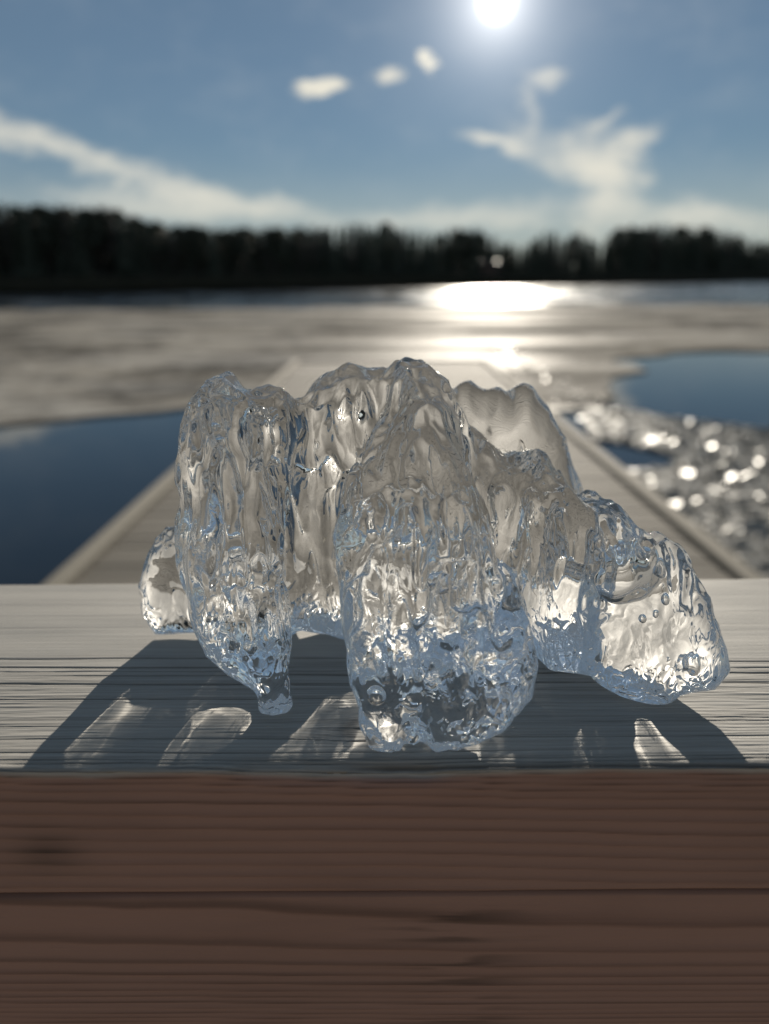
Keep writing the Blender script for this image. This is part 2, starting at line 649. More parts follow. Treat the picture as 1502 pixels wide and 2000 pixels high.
vs, fs = [], []
steps = [-1.0, 0.0, 1.0, 3.0, 8.0, 20.0, 45.0, 90.0, 200.0, 600.0, 1800.0]
pxs = list(range(-2600, 3901, 65))
for px in pxs:
    s = shore_at(px)
    d = s.normalized()
    for t in steps:
        q = s + d * t
        vs.append((q.x, q.y, hill(px, min(t, 200)) if t >= 0 else LAKE_Z - 0.4))
k = len(steps)
for i in range(len(pxs) - 1):
    for j in range(k - 1):
        fs.append((i * k + j, (i + 1) * k + j, (i + 1) * k + j + 1, i * k + j + 1))
tag(link('far_shore', mesh_np('far_shore', vs, np.array(fs)), M_LAND), kind='structure')

# near bank under and behind the photographer
bx = np.linspace(-60, 60, 81)
by = np.concatenate([np.linspace(-40, -2, 20), np.linspace(-1.2, 0.75, 12)])
X, Y = np.meshgrid(bx, by, indexing='ij')
Z = (DECK_Z - 0.12 + 0.10 * fbm2(X * 0.8, Y * 0.8, 3) + np.clip(-Y - 4, 0, 40) * 0.30 * (0.8 + 0.4 * fbm2(X * 0.15, Y * 0.15, 9)))  # unseen slope added to block low sky and reflect warm light into the ice
Z = np.where(Y > -0.6, Z - (Y + 0.6) ** 2 * 0.42, Z)
idx = np.arange(X.size).reshape(X.shape)
F = np.stack([idx[:-1, :-1], idx[1:, :-1], idx[1:, 1:], idx[:-1, 1:]], -1).reshape(-1, 4)
tag(link('near_bank', mesh_np('near_bank', np.stack([X, Y, Z], -1).reshape(-1, 3), F), M_BANK), kind='structure')

# ------------------------------------------------------------------ forest
def spruce_mesh(seed, H=10.0, width=0.19, whorls=26):
    r = random.Random(seed)
    mb = MB()
    for i in range(whorls):
        f = i / (whorls - 1)
        z = H * (0.08 + 0.92 * f)
        rad = H * width * (1 - f) ** 0.85 * r.uniform(0.75, 1.15) + 0.10
        nb = 9 if f < 0.8 else 6
        a0 = r.uniform(0, 6.28)
        for b in range(nb):
            a = a0 + 6.283 * b / nb + r.uniform(-0.25, 0.25)
            L = rad * r.uniform(0.65, 1.12)
            dz = -L * r.uniform(0.30, 0.60)
            w = L * r.uniform(0.22, 0.34)
            ca, sa = math.cos(a), math.sin(a)
            tip = (ca * L, sa * L, z + dz)
            m1 = (ca * L * 0.55 - sa * w, sa * L * 0.55 + ca * w, z + dz * 0.45 - 0.18)
            m2 = (ca * L * 0.55 + sa * w, sa * L * 0.55 - ca * w, z + dz * 0.45 - 0.18)
            mb.poly([(0, 0, z + 0.15), m2, tip])
            mb.poly([(0, 0, z + 0.15), tip, m1])
    mb.cone((0, 0, H * 0.93), (0, 0, H * 1.03), 0.10, 0.01, 5)
    return mb.mesh('crown')


def clump_mesh(seed, H, z0, rad, n, size, shape=1.0):
    r = random.Random(seed)
    mb = MB()
    for i in range(n):
        u = r.random()
        z = z0 + (H - z0) * u
        rr = rad * (math.sin(math.pi * min(1, 0.12 + 0.88 * u)) ** 0.6) * math.sqrt(r.random()) * shape
        a = r.uniform(0, 6.283)
        c = Vector((math.cos(a) * rr, math.sin(a) * rr, z))
        d1 = Vector((r.gauss(0, 1), r.gauss(0, 1), r.gauss(0, 0.6))).normalized() * size * r.uniform(0.6, 1.3)
        d2 = Vector((r.gauss(0, 1), r.gauss(0, 1), r.gauss(0, 0.6))).normalized() * size * r.uniform(0.5, 1.0)
        mb.poly([c - d1, c - d2 * 0.6, c + d1, c + d2])
    return mb.mesh('crown')


def birch_mesh(seed, H):
    r = random.Random(seed)
    mb = MB()
    for i in range(34):
        z = H * r.uniform(0.28, 0.95)
        a = r.uniform(0, 6.283)
        L = H * 0.22 * (1.1 - z / H) + 0.6
        p1 = Vector((math.cos(a) * L * 0.6, math.sin(a) * L * 0.6, z + L * r.uniform(0.5, 0.9)))
        mb.cone((0, 0, z), p1, 0.06, 0.025, 3)
        for q in range(9):
            b = Vector((0, 0, z)).lerp(p1, r.uniform(0.3, 1))
            e = b + Vector((r.gauss(0, 0.5), r.gauss(0, 0.5), r.uniform(0.0, 1.0)))
            s = Vector((r.gauss(0, 1), r.gauss(0, 1), 0)).normalized() * 0.05
            mb.poly([b - s, b + s, e])
    return mb.mesh('crown')


def trunk_mesh(H, r0, r1, bend=0.1):
    mb = MB()
    mb.cone((0, 0, -0.6), (bend, 0, H * 0.5), r0, (r0 + r1) / 2, 7)
    mb.cone((bend, 0, H * 0.5), (0, 0, H), (r0 + r1) / 2, r1, 7)
    return mb.mesh('trunk')


KINDS = []
for i in range(4):
    KINDS.append(('spruce_tree', spruce_mesh(20 + i, 10, (0.15, 0.19, 0.17, 0.22)[i], 24 + i),
                  trunk_mesh(10.0, 0.17, 0.03), M_NEEDLE))
for i in range(2):
    KINDS.append(('pine_tree', clump_mesh(40 + i, 10, 4.2 + i, 1.7 + 0.3 * i, 420, 0.42),
                  trunk_mesh(9.4, 0.16, 0.05, 0.2), M_PINE))
for i in range(2):
    KINDS.append(('birch_tree', birch_mesh(50 + i, 10), trunk_mesh(9.8, 0.12, 0.02, 0.15), M_TWIG))


def top_py(px):
    """tree-top line of the picture"""
    pts = [(-700, 372), (0, 398), (130, 396), (250, 408), (310, 432), (430, 440), (620, 441), (720, 434), (800, 441),
           (850, 452), (880, 442), (930, 441), (975, 470), (1020, 470), (1070, 446), (1100, 468), (1130, 446), (1160, 470),
           (1205, 440), (1300, 436), (1370, 440), (1430, 456), (1502, 470), (1700, 452), (2300, 450)]
    for i in range(len(pts) - 1):
        if pts[i][0] <= px <= pts[i + 1][0]:
            f = (px - pts[i][0]) / (pts[i + 1][0] - pts[i][0])
            return pts[i][1] + f * (pts[i + 1][1] - pts[i][1])
    return 450


GR = 'trees of the dark forest along the far shore'
SECT = [(285, 'on the raised left end of the far shore'),
        (840, 'in the even stretch of forest left of the sun glint'),
        (1180, 'among the separate pointed tops above the sun glint'),
        (9999, 'in the forest at the right end of the far shore')]
KL = {'spruce_tree': 'dark pointed spruce', 'pine_tree': 'dark round topped pine', 'birch_tree': 'bare leafless birch'}
protos = {}


def add_tree(px, t, kind, H, rz, wide):
    name, crown, trunk, mat = KINDS[kind]
    s = shore_at(px)
    q = s + s.normalized() * t
    r = empty(name, (q.x, q.y, hill(px, t) - 0.1), rz)
    if kind not in protos:
        crown.materials.append(mat)
        trunk.materials.append(M_BARK)
        protos[kind] = (link('crown', crown, mat, r), link('trunk', trunk, M_BARK, r))
    else:
        for c in protos[kind]:
            d = c.copy()
            COL.objects.link(d)
            d.parent = r
    k = H / 10.0
    r.scale = (k * wide, k * wide, k)
    sect = next(w for lim, w in SECT if px < lim)
    tag(r, f'{KL[name]} {sect}', 'tree', GR + ' ' + sect.split(',')[0] + ', ' + name.split('_')[0] + 's')
    return r


def tree_height(px, t, py):
    s = shore_at(px)
    q = s + s.normalized() * t
    d = ray(px, py)
    return HB + d.z * (q.y / d.y) - hill(px, t)


rt = random.Random(5)
px = -70.0
while px < 1590:
    t = rt.uniform(2, 8)
    r_ = rt.random()
    kind = rt.randrange(4) if r_ < (0.62 if px > 850 else 0.5) else (4 + rt.randrange(2) if r_ < 0.86 else 6 + rt.randrange(2))
    H = tree_height(px, t, top_py(px) + abs(rt.gauss(0, 7)) - 2) * rt.uniform(0.93, 1.02)
    add_tree(px, t, kind, H, rt.uniform(0, 6.28), rt.uniform(0.9, 1.25))
    px += rt.uniform(9, 17)
px = -70.0
while px < 1590:
    t = rt.uniform(9, 16)
    kind = rt.randrange(6)
    H = tree_height(px, t, top_py(px) + abs(rt.gauss(0, 6)) + 1)
    add_tree(px, t, kind, H, rt.uniform(0, 6.28), rt.uniform(0.9, 1.25))
    px += rt.uniform(12, 22)

# the wood behind them and beyond the frame, one far-off mass
vs, fs = [], []
for row in range(5):
    px = -1500.0
    while px < 2700:
        inside = -60 < px < 1570
        t = (18 + row * 7 if inside else 3 + row * 7) + rt.uniform(-2, 3)
        s = shore_at(px)
        q = s + s.normalized() * t
        H = tree_height(px, t, top_py(px) + 4 + rt.uniform(0, 14)) if inside else rt.uniform(11, 17)
        H = max(6.0, H)
        z0 = hill(px, t) - 0.3
        b = H * rt.uniform(0.13, 0.2)
        base = len(vs)
        nn = 6
        for lev in range(5):
            zz = z0 + H * (0.02 + 0.2 * lev)
            rr = b * (1.02 - lev * 0.2)
            a0 = rt.uniform(0, 6)
            for i in range(nn):
                a = a0 + 6.283 * i / nn
                k_ = rt.uniform(0.7, 1.25)
                vs.append((q.x + math.cos(a) * rr * k_, q.y + math.sin(a) * rr * k_, zz))
            vs.append((q.x, q.y, z0 + H * (0.02 + 0.2 * lev + 0.26)))
            o = base + lev * (nn + 1)
            for i in range(nn):
                fs.append((o + i, o + (i + 1) % nn, o + nn))
        px += rt.uniform(13, 22)
tag(link('far_forest', mesh_np('far_forest', vs, np.array(fs), False), M_NEEDLE), kind='stuff')

# low bank bushes closing the foot of the forest
vs, fs = [], []
for i in range(2600):
    px = rt.uniform(-500, 2000)
    t = rt.uniform(0.5, 9)
    s = shore_at(px)
    q = s + s.normalized() * t
    z = hill(px, t)
    for j in range(6):
        c = Vector((q.x + rt.gauss(0, 0.6), q.y + rt.gauss(0, 0.6), z + abs(rt.gauss(0, 0.9))))
        d1 = Vector((rt.gauss(0, 1), rt.gauss(0, 1), rt.gauss(0, 1))).normalized() * 0.5
        d2 = Vector((rt.gauss(0, 1), rt.gauss(0, 1), rt.gauss(0, 1))).normalized() * 0.4
        n = len(vs)
        vs += [c - d1, c + d1, c + d2]
        fs.append((n, n + 1, n + 2))
tag(link('undergrowth', mesh_np('undergrowth', [tuple(v) for v in vs], np.array(fs), False), M_TWIG), kind='stuff')

# ------------------------------------------------------------------ boathouse with a glinting metal roof
s = shore_at(955)
q = s + s.normalized() * 1.2
bh = empty('boathouse', (q.x, q.y, LAKE_Z + 3.0))
tag(bh, 'small dark boathouse on the far shore with glinting metal roof, left of the sun glint', 'boathouse')
mb = MB()
mb.box(-2.6, 2.6, -1.6, 1.6, -3.2, 2.5)
mb.build('wall', M_WALL, bh)
for x0 in (-2.9, 0.25):
    mb = MB()
    pts = [(x0, -1.9), (x0 + 2.6, -1.9), (x0 + 2.6, 2.0), (x0, 2.0)]
    sl = math.tan(R(8.0))
    top = [(x, y, 2.75 + (y + 1.9) * sl) for x, y in pts]
    bot = [(x, y, z - 0.08) for x, y, z in top]
    mb.poly(top)
    mb.poly(bot[::-1])
    for i in range(4):
        j = (i + 1) % 4
        mb.poly([top[i], bot[i], bot[j], top[j]])
    mb.build('roof', M_ROOF, bh)
mb = MB()
mb.box(-1.0, 0.4, -1.66, -1.603, -0.9, 1.6)
mb.build('door', M_POST, bh)
mb = MB()
mb.box(1.1, 2.0, -1.66, -1.603, 0.6, 1.5)
mb.build('window', M_WATER, bh)

# ------------------------------------------------------------------ pier
PL, PR = at_z(100, 1140, DECK_Z).x, at_z(1490, 1140, DECK_Z).x
PEND = at_z(760, 705, DECK_Z).y
pier = empty('wooden_pier', ((PL + PR) / 2, 0.4, DECK_Z))
tag(pier, 'long straight grey boarded pier leading out over the half frozen lake', 'pier')
half = (PR - PL) / 2
mbs = [MB() for _ in range(4)]
bw = 0.120
for i in range(4):
    mbs[i].box(-half + 0.09, half - 0.09, 0.0, bw - 0.008, -0.032 , 0.0 - 0.001 * i, 0.003)
proto_b = [m_.mesh('deck_board') for m_ in mbs]
for m_ in proto_b:
    m_.materials.append(M_DECK)
i, y = 0, 0.0
while y < PEND - 0.4:
    o = link('deck_board', proto_b[rt.randrange(4)], M_DECK, pier, (rt.uniform(-0.004, 0.004), y, rt.uniform(-0.002, 0.001)))
    y += bw
for sx in (-1, 1):
    mb = MB()
    x0, x1 = sorted((sx * half, sx * (half - 0.085)))
    y0 = 0.0
    mb.box(x0, x1, y0, PEND - 0.4, -0.20, 0.03, 0.006)
    mb.build('edge_beam', M_EDGE, pier)
    mb = MB()
    mb.box(sx * (half - 0.35) - 0.05, sx * (half - 0.35) + 0.05, 0.02, PEND - 0.5, -0.23, -0.036)
    mb.build('joist', M_POST, pier)
for yy in (1.0, 4.0, 7.0, PEND - 0.9):
    mb = MB()
    mb.box(-half + 0.15, half - 0.15, yy, yy + 0.7, -0.75, -0.235)
    mb.build('float', M_POST, pier)
mb = MB()
mb.box(-half + 0.0, half, PEND - 0.397, PEND - 0.34, -0.20, 0.02, 0.005)
mb.build('end_board', M_EDGE, pier)

# ------------------------------------------------------------------ broken ice to the right of the pier
shard_poly = [lk(1130, 800), lk(1200, 797), lk(1300, 818), lk(1502, 842), lk(1800, 872), lk(2300, 1000), lk(2700, 1500), lk(1500, 1500)]
sp = np.array(shard_poly)


def in_poly(P, poly):
    x, y = P[:, 0], P[:, 1]
    c = np.zeros(len(P), bool)
    n = len(poly)
    for i in range(n):
        x1, y1 = poly[i]
        x2, y2 = poly[(i + 1) % n]
        cond = ((y1 > y) != (y2 > y))
        c ^= cond & (x < (x2 - x1) * (y - y1) / (y2 - y1 + 1e-12) + x1)
    return c


P = rng.uniform(sp.min(0), sp.max(0), (150000, 2))
P = P[in_poly(P, sp)]
dens = fbm2(P[:, 0] * 0.9, P[:, 1] * 0.9, 8, 3)
P = P[dens > 0.34]
P = P[P[:, 0] > PR + 0.05][:36000]
edge_poly = [lk(955, 688), lk(1015, 688), lk(1085, 735), lk(1200, 797), lk(1085, 802)]
ep = np.array(edge_poly)
Q = rng.uniform(ep.min(0), ep.max(0), (30000, 2))
Q = Q[in_poly(Q, edge_poly)]
Q = Q[Q[:, 0] > PR + 0.05][:130]
n_low = len(P)
P = np.concatenate([P, Q])
vs, fs = [], []
n = len(P)
siz = rng.lognormal(math.log(0.020), 0.62, n).clip(0.007, 0.12)
tx, ty = rng.normal(0, R(5.5), n), rng.normal(0, R(5.5), n)
steep = rng.random(n) < 0.25
tx[steep] *= 3
ty[steep] *= 3
tx, ty = np.clip(tx, -0.6, 0.6), np.clip(ty, -0.6, 0.6)
rot = rng.uniform(0, 6.28, n)
zc_ = LAKE_Z + rng.uniform(0.004, 0.03, n)
zc_[n_low:] += 0.034
ang6 = np.arange(5) * 2 * math.pi / 5
V = np.zeros((n, 10, 3))
for k in range(5):
    rr = siz * rng.uniform(0.55, 1.2, n)
    lx, ly = np.cos(ang6[k] + rot) * rr, np.sin(ang6[k] + rot) * rr
    lz = np.tan(tx) * lx + np.tan(ty) * ly
    V[:, k] = np.stack([P[:, 0] + lx, P[:, 1] + ly, zc_ + lz + 0.004], -1)
    V[:, k + 5] = np.stack([P[:, 0] + lx * 0.9, P[:, 1] + ly * 0.9, zc_ + lz - 0.012], -1)
base = (np.arange(n) * 10)[:, None]
top5 = base + np.array([[0, 1, 2, 3, 4]])
tri = np.concatenate([np.stack([top5[:, 0], top5[:, i], top5[:, i + 1]], -1) for i in (1, 2, 3)])
side = []
for i in range(5):
    j = (i + 1) % 5
    side.append(np.stack([top5[:, i], top5[:, i] + 5, top5[:, j] + 5], -1))
    side.append(np.stack([top5[:, i], top5[:, j] + 5, top5[:, j]], -1))
tag(link('broken_ice', mesh_np('broken_ice', V.reshape(-1, 3), np.concatenate([tri] + side), False), M_SHARD), kind='stuff')

# ------------------------------------------------------------------ railing: weathered top plank, board below
Y0, Y1 = 0.195, 0.343
rail = empty('wooden_railing', (0, Y0, 0))
tag(rail, 'weathered grey wooden railing plank with dark brown edge across the pier, under the ice', 'railing')


def rings(x, s, seed, warp):
    """irregular growth rings along s (metres): returns latewood 0..1 and a per-ring random value"""
    ph = s + warp
    n0 = np.floor(ph)
    f = ph - n0
    w = _hash(n0, np.zeros_like(n0), seed)
    prof = np.clip((f - 0.30) / 0.6, 0, 1) ** 2.2 * np.clip((1 - f) / 0.12, 0, 1)
    return prof, w, f


def plank_mesh():
    xs = np.concatenate([np.linspace(-1.38, -0.32, 12)[:-1], np.arange(-0.32, 0.3201, 0.0014), np.linspace(0.32, 1.38, 12)[1:]])
    RAD = 0.0016
    top_s = np.arange(0, (Y1 - Y0) - RAD, 0.00036)           # distance from the back edge
    y_top = Y1 - top_s
    arc = np.linspace(0, math.pi / 2, 9)[1:-1]
    face_z = np.arange(-RAD, -0.0475, -0.0007)
    rows_y = np.concatenate([[Y1, Y1], y_top, Y0 + RAD - RAD * np.sin(arc), np.full(len(face_z), Y0), [Y1, Y1]])
    rows_z = np.concatenate([[-0.0475, -0.002], np.zeros(len(y_top)), -RAD + RAD * np.cos(arc), face_z, [-0.0475, -0.0475]])
    rows_s = np.concatenate([[0, 0], top_s, (Y1 - Y0) - RAD + RAD * arc, (Y1 - Y0) - RAD + RAD * 1.571 - RAD - face_z, [0.2, 0.2]])
    nt = 2 + len(y_top)
    X, Yg = np.meshgrid(xs, rows_y, indexing='ij')
    _, Zg = np.meshgrid(xs, rows_z, indexing='ij')
    _, S = np.meshgrid(xs, rows_s, indexing='ij')
    Zg, Yg = Zg.copy(), Yg.copy()
    d = S                                            # from the back edge
    # ring density: wide at the back, tight at the front
    xx = np.linspace(0, 0.21, 2000)
    dens = np.interp(xx, [0, 0.05, 0.085, 0.105, 0.125, 0.148, 0.16, 0.21], [150, 170, 260, 420, 560, 520, 215, 205])
    cum = np.concatenate([[0], np.cumsum((dens[1:] + dens[:-1]) / 2 * np.diff(xx))])
    kx, ky = -0.002, 0.127                           # a knot under the front lobe of the ice
    r2 = ((X - kx) / 0.020) ** 2 + ((d - ky) / 0.007) ** 2
    push = np.exp(-r2) * 0.0055 * np.sign(d - ky)
    dd = d - push
    slant = np.where(np.arange(len(rows_s)) < nt, 0.006, -0.02)[None, :]
    warp_d = 0.006 * (fbm2(X * 3.0, d * 4, 2, 3) - 0.5) + 0.0036 * (fbm2(X * 9, d * 26, 4, 5) - 0.5) + slant * X
    late, rnd, f = rings(X, np.interp(np.clip(dd + warp_d, 0, 0.21), xx, cum), 5, 0)
    istop = (np.arange(len(rows_s)) < nt + 5)[None, :] * np.ones_like(X)
    # checks: narrow open cracks along some rings
    run = noise2(X * 5 + rnd * 40, rnd * 93, 9)
    crack = (rnd > 0.50) * np.clip((run - 0.30) / 0.2, 0, 1) * np.clip(1 - np.abs(f - 0.86) / 0.16, 0, 1)
    front = np.clip((d - 0.070) / 0.03, 0, 1)
    crack_t = crack * (0.15 + 0.85 * front)
    # a few long checks across the middle
    for dc, x0, x1, wd, dp in ((0.0845, -0.4, -0.03, 0.0004, 0.9), (0.0780, -0.4, 0.02, 0.00035, 0.8), (0.0905, -0.06, 0.4, 0.0004, 0.9),
                               (0.0975, -0.4, 0.4, 0.00035, 0.7), (0.0815, 0.08, 0.4, 0.00035, 0.8), (0.1465, -0.02, 0.4, 0.0009, 1.0)):
        c0 = dc + 0.0012 * (fbm2(X * 12, X * 0, int(dc * 1e4), 3) - 0.5) * 2 + 0.006 * X
        prof = np.exp(-((d - c0) / wd) ** 2) * np.clip((X - x0) / 0.02, 0, 1) * np.clip((x1 - X) / 0.02, 0, 1)
        crack_t = np.maximum(crack_t, prof * dp)
    relief = (-0.00010 * (1 - late) * (0.1 + 0.9 * front) - 0.0005 * crack_t
              + 0.00030 * (fbm2(X * 60, d * 700, 12, 3) - 0.5) * front + 0.0014 * (fbm2(X * 5, d * 25, 13, 3) - 0.5))
    Zt = Zg + relief * istop * (np.arange(len(rows_s)) > 1)[None, :]
    Zg = np.where(istop > 0, Zt, Zg)
    # worn front arris
    wear = 0.0050 * np.clip(fbm2(X * 14, X * 0, 21, 4) - 0.42, 0, 1) + 0.0012 * (fbm2(X * 90, X * 0, 22, 3) - 0.5)
    edge = np.exp(-((d - (Y1 - Y0)) / 0.004) ** 2)
    Yg = Yg + wear * edge
    Zg = Zg - wear * edge * 1.2
    Yg = np.where(istop > 0, Yg, Yg + 0.00035 * (1 - late) + 0.0004 * (fbm2(X * 20, d * 200, 31, 3) - 0.5))
    # colour attributes
    lip = (Y1 - Y0) + 0.0003 + 0.007 * (fbm2(X * 11, X * 0, 41, 4) - 0.42)
    weather = np.clip((lip + 0.0012 - d) / 0.0022, 0, 1)
    knot = np.exp(-(((X - kx) / 0.010) ** 2 + ((d - ky) / 0.0055) ** 2) ** 2)
    knotring = np.exp(-((np.sqrt(((X - kx) / 0.012) ** 2 + ((d - ky) / 0.0065) ** 2) - 1) / 0.25) ** 2)
    kf = np.exp(-(((X + 0.110) / 0.011) ** 2 + ((d - 0.178) / 0.007) ** 2))          # dark smudge on the brown edge
    dark = np.clip(np.where(istop > 0, crack_t * 0.95 + 0.55 * knotring + 0.25 * knot, 0.30 * crack * (late > 0.2) + 0.6 * kf * (0.6 + late)), 0, 1)
    patch = np.clip((fbm2(X * 9, d * 60, 51, 4) - 0.52) * 5, 0, 1) * np.exp(-((d - 0.083) / 0.008) ** 2)
    dark = np.clip(dark + 0.4 * patch * istop, 0, 1)
    grain = np.where(istop > 0, (1 - late) * 0.42 * (0.2 + 0.8 * front) + 0.30 * rnd * front, late * (0.45 + 0.55 * rnd))
    grain = np.clip(grain, 0, 1)
    idx = np.arange(X.size).reshape(X.shape)
    F = np.stack([idx[:-1, :-1], idx[:-1, 1:], idx[1:, 1:], idx[1:, :-1]], -1).reshape(-1, 4)
    me = mesh_np('top_plank', np.stack([X, Yg - Y0, Zg], -1).reshape(-1, 3), F)
    for nm, arr in (('weather', weather), ('grain', grain), ('dark', dark)):
        a = me.attributes.new(nm, 'FLOAT', 'POINT')
        a.data.foreach_set('value', arr.astype(np.float32).ravel())
    return me


def board_mesh(z0, z1, yoff, seed):
    """brown stained board standing on edge, seen from the front"""
    xs = np.concatenate([np.linspace(-1.38, -0.3, 10)[:-1], np.arange(-0.30, 0.3001, 0.0018), np.linspace(0.3, 1.38, 10)[1:]])
    zz = np.arange(z1 - 0.002, z0, -0.0007)
    rows_y = np.concatenate([[0.045, 0.002], np.full(len(zz), 0.0), [0.045, 0.045]])
    rows_z = np.concatenate([[z1, z1], zz, [z0, z1]])
    X, Yg = np.meshgrid(xs, rows_y, indexing='ij')
    _, Zg = np.meshgrid(xs, rows_z, indexing='ij')
    d = -Zg
    warp = 0.010 * (fbm2(X * 2.5, d * 3, seed, 3) - 0.5) + 0.0015 * (fbm2(X * 20, d * 25, seed + 3, 3) - 0.5) + 0.020 * X
    late, rnd, f = rings(X, (d - warp) * 205 * (1 + 0.2 * np.sin(d * 60)), seed + 5, 0)
    Yg = Yg + 0.00035 * (1 - late) + 0.0004 * (fbm2(X * 20, d * 200, seed + 7, 3) - 0.5)
    grain = np.clip(late * (0.4 + 0.6 * rnd), 0, 1)
    run = noise2(X * 7 + rnd * 31, rnd * 57, seed + 2)
    ck = np.clip((run - 0.62) / 0.15, 0, 1) * np.clip(1 - np.abs(f - 0.8) / 0.2, 0, 1)
    sm = np.exp(-((X - 0.022) / 0.022) ** 2)
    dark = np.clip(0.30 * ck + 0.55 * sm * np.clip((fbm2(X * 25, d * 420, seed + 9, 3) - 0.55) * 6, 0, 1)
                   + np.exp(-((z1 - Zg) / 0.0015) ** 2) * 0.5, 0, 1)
    idx = np.arange(X.size).reshape(X.shape)
    F = np.stack([idx[:-1, :-1], idx[:-1, 1:], idx[1:, 1:], idx[1:, :-1]], -1).reshape(-1, 4)
    me = mesh_np('side_board', np.stack([X, Yg + yoff, Zg], -1).reshape(-1, 3), F)
    for nm, arr in (('weather', np.zeros_like(X)), ('grain', grain), ('dark', dark)):
        a = me.attributes.new(nm, 'FLOAT', 'POINT')
        a.data.foreach_set('value', arr.astype(np.float32).ravel())
    return me


plank = link('top_plank', plank_mesh(), M_RAIL, rail)
link('side_board', board_mesh(-0.1965, -0.0486, 0.0012, 70), M_RAIL, rail)
for x in (-1.1, 1.1):
    mb = MB()
    mb.box(x - 0.045, x + 0.045, 0.05, 0.14, DECK_Z - 0.3, -0.0482)
    mb.build('post', M_POST, rail)

# ------------------------------------------------------------------ the piece of ice
LOWF = 0.0
irng = np.random.default_rng(101)
STEP = 0.00062
gx = np.arange(-0.118, 0.146, STEP, dtype=np.float32)
gy = np.arange(0.190, 0.352, STEP, dtype=np.float32)
gz = np.arange(-0.0012, 0.122, STEP, dtype=np.float32)
NX, NY, NZ = len(gx), len(gy), len(gz)


def cubic_weights(n, cells, phase):
    """matrix (n, cells+4) of cubic B-spline weights"""
    t = np.linspace(0, cells - 1e-3, n) + phase
    i = np.floor(t).astype(int)
    f = t - i
    M = np.zeros((n, cells + 6), np.float32)
    w = [(1 - f) ** 3 / 6, (3 * f ** 3 - 6 * f ** 2 + 4) / 6, (-3 * f ** 3 + 3 * f ** 2 + 3 * f + 1) / 6, f ** 3 / 6]
    for k in range(4):
        M[np.arange(n), i + k] += w[k]
    return M


def noise3(cx, cy_, cz):
    """smooth 3-D noise on the ice grid; arguments are cell sizes in metres"""
    ext = ((gx[-1] - gx[0]), (gy[-1] - gy[0]), (gz[-1] - gz[0]))
    c = [max(1, int(round(e / s_))) for e, s_ in zip(ext, (cx, cy_, cz))]
    lat = irng.normal(0, 1, (c[0] + 6, c[1] + 6, c[2] + 6)).astype(np.float32)
    ph = irng.random(3)
    a = np.tensordot(cubic_weights(NX, c[0], ph[0]), lat, (1, 0))
    a = np.tensordot(cubic_weights(NY, c[1], ph[1]), a, (1, 1))
    a = np.tensordot(cubic_weights(NZ, c[2], ph[2]), a, (1, 2))   # (z, y, x)
    a = a.transpose(2, 1, 0)
    return (a * 1.9).astype(np.float32)


def poly_sdf(poly, XX, ZZ):
    d = np.full(XX.shape, 1e9, np.float32)
    inside = np.zeros(XX.shape, bool)
    n = len(poly)
    for i in range(n):
        x1, z1 = poly[i]
        x2, z2 = poly[(i + 1) % n]
        ex, ez = x2 - x1, z2 - z1
        t = np.clip(((XX - x1) * ex + (ZZ - z1) * ez) / (ex * ex + ez * ez + 1e-12), 0, 1)
        d = np.minimum(d, (XX - x1 - ex * t) ** 2 + (ZZ - z1 - ez * t) ** 2)
        c = ((z1 > ZZ) != (z2 > ZZ)) & (XX < (x2 - x1) * (ZZ - z1) / (z2 - z1 + 1e-12) + x1)
        inside ^= c
    d = np.sqrt(d)
    return np.where(inside, -d, d)


XX, ZZ = np.meshgrid(gx, gz, indexing='ij')


def smin(a, b, k):
    h = np.clip(0.5 + 0.5 * (b - a) / k, 0, 1)
    return b * (1 - h) + a * h - k * h * (1 - h)


def slab(pts, a, b, thick, r, x0=0.0, turn=0.0):
    """a lobe of ice: outline standing on the plane Y = a + b z, with a domed thickness"""
    poly = []
    for px, py in pts:
        d = ray(px, py)
        t = (a + b * HB - turn * x0) / (d.y - b * d.z - turn * d.x)
        poly.append((d.x * t, HB + d.z * t))
    d2 = poly_sdf(poly, XX, ZZ)
    u = np.maximum(d2 + r, 0) / r
    t = thick if not callable(thick) else thick(XX, ZZ)
    t = t * np.ones_like(XX)
    yc = a + b * ZZ + turn * (XX - x0)
    v = (gy[None, :, None] - yc[:, None, :]) / t[:, None, :]
    g = np.sqrt((u ** 2)[:, None, :] + v ** 2) - 1
    return (g * np.minimum(t, r)[:, None, :]).astype(np.float32)


back = [(520, 800), (570, 786), (620, 744), (680, 711), (760, 702), (825, 707), (868, 742), (905, 800), (938, 845), (985, 888),
        (1040, 893), (1080, 933), (1112, 968), (1160, 1010), (1175, 1100), (1160, 1270), (1060, 1275), (960, 1275), (820, 1255),
        (690, 1232), (640, 1218), (600, 1212), (575, 1228), (500, 1236), (420, 1225), (395, 1100), (400, 900), (440, 800)]
pill = [(386, 800), (392, 762), (405, 741), (440, 744), (500, 768), (555, 780), (566, 860), (560, 960), (556, 1080), (566, 1200),
        (570, 1260), (560, 1330), (545, 1392), (532, 1388), (505, 1345), (445, 1305), (402, 1268), (372, 1172), (364, 1100), (349, 1000), (358, 900)]
lobe = [(775, 790), (800, 762), (832, 754), (866, 790), (902, 862), (935, 965), (960, 1085), (1002, 1118), (1032, 1182), (1050, 1290),
        (1040, 1350), (990, 1402), (930, 1438), (850, 1466), (800, 1440), (768, 1474), (742, 1460), (712, 1415), (690, 1330), (680, 1240), (660, 1120), (654, 1020),
        (680, 940), (715, 870)]
right = [(1030, 960), (1075, 935), (1140, 968), (1200, 982), (1250, 1016), (1330, 1073), (1380, 1160), (1414, 1250), (1420, 1292),
         (1385, 1332), (1320, 1345), (1265, 1392), (1190, 1368), (1140, 1312), (1060, 1296), (1030, 1200)]
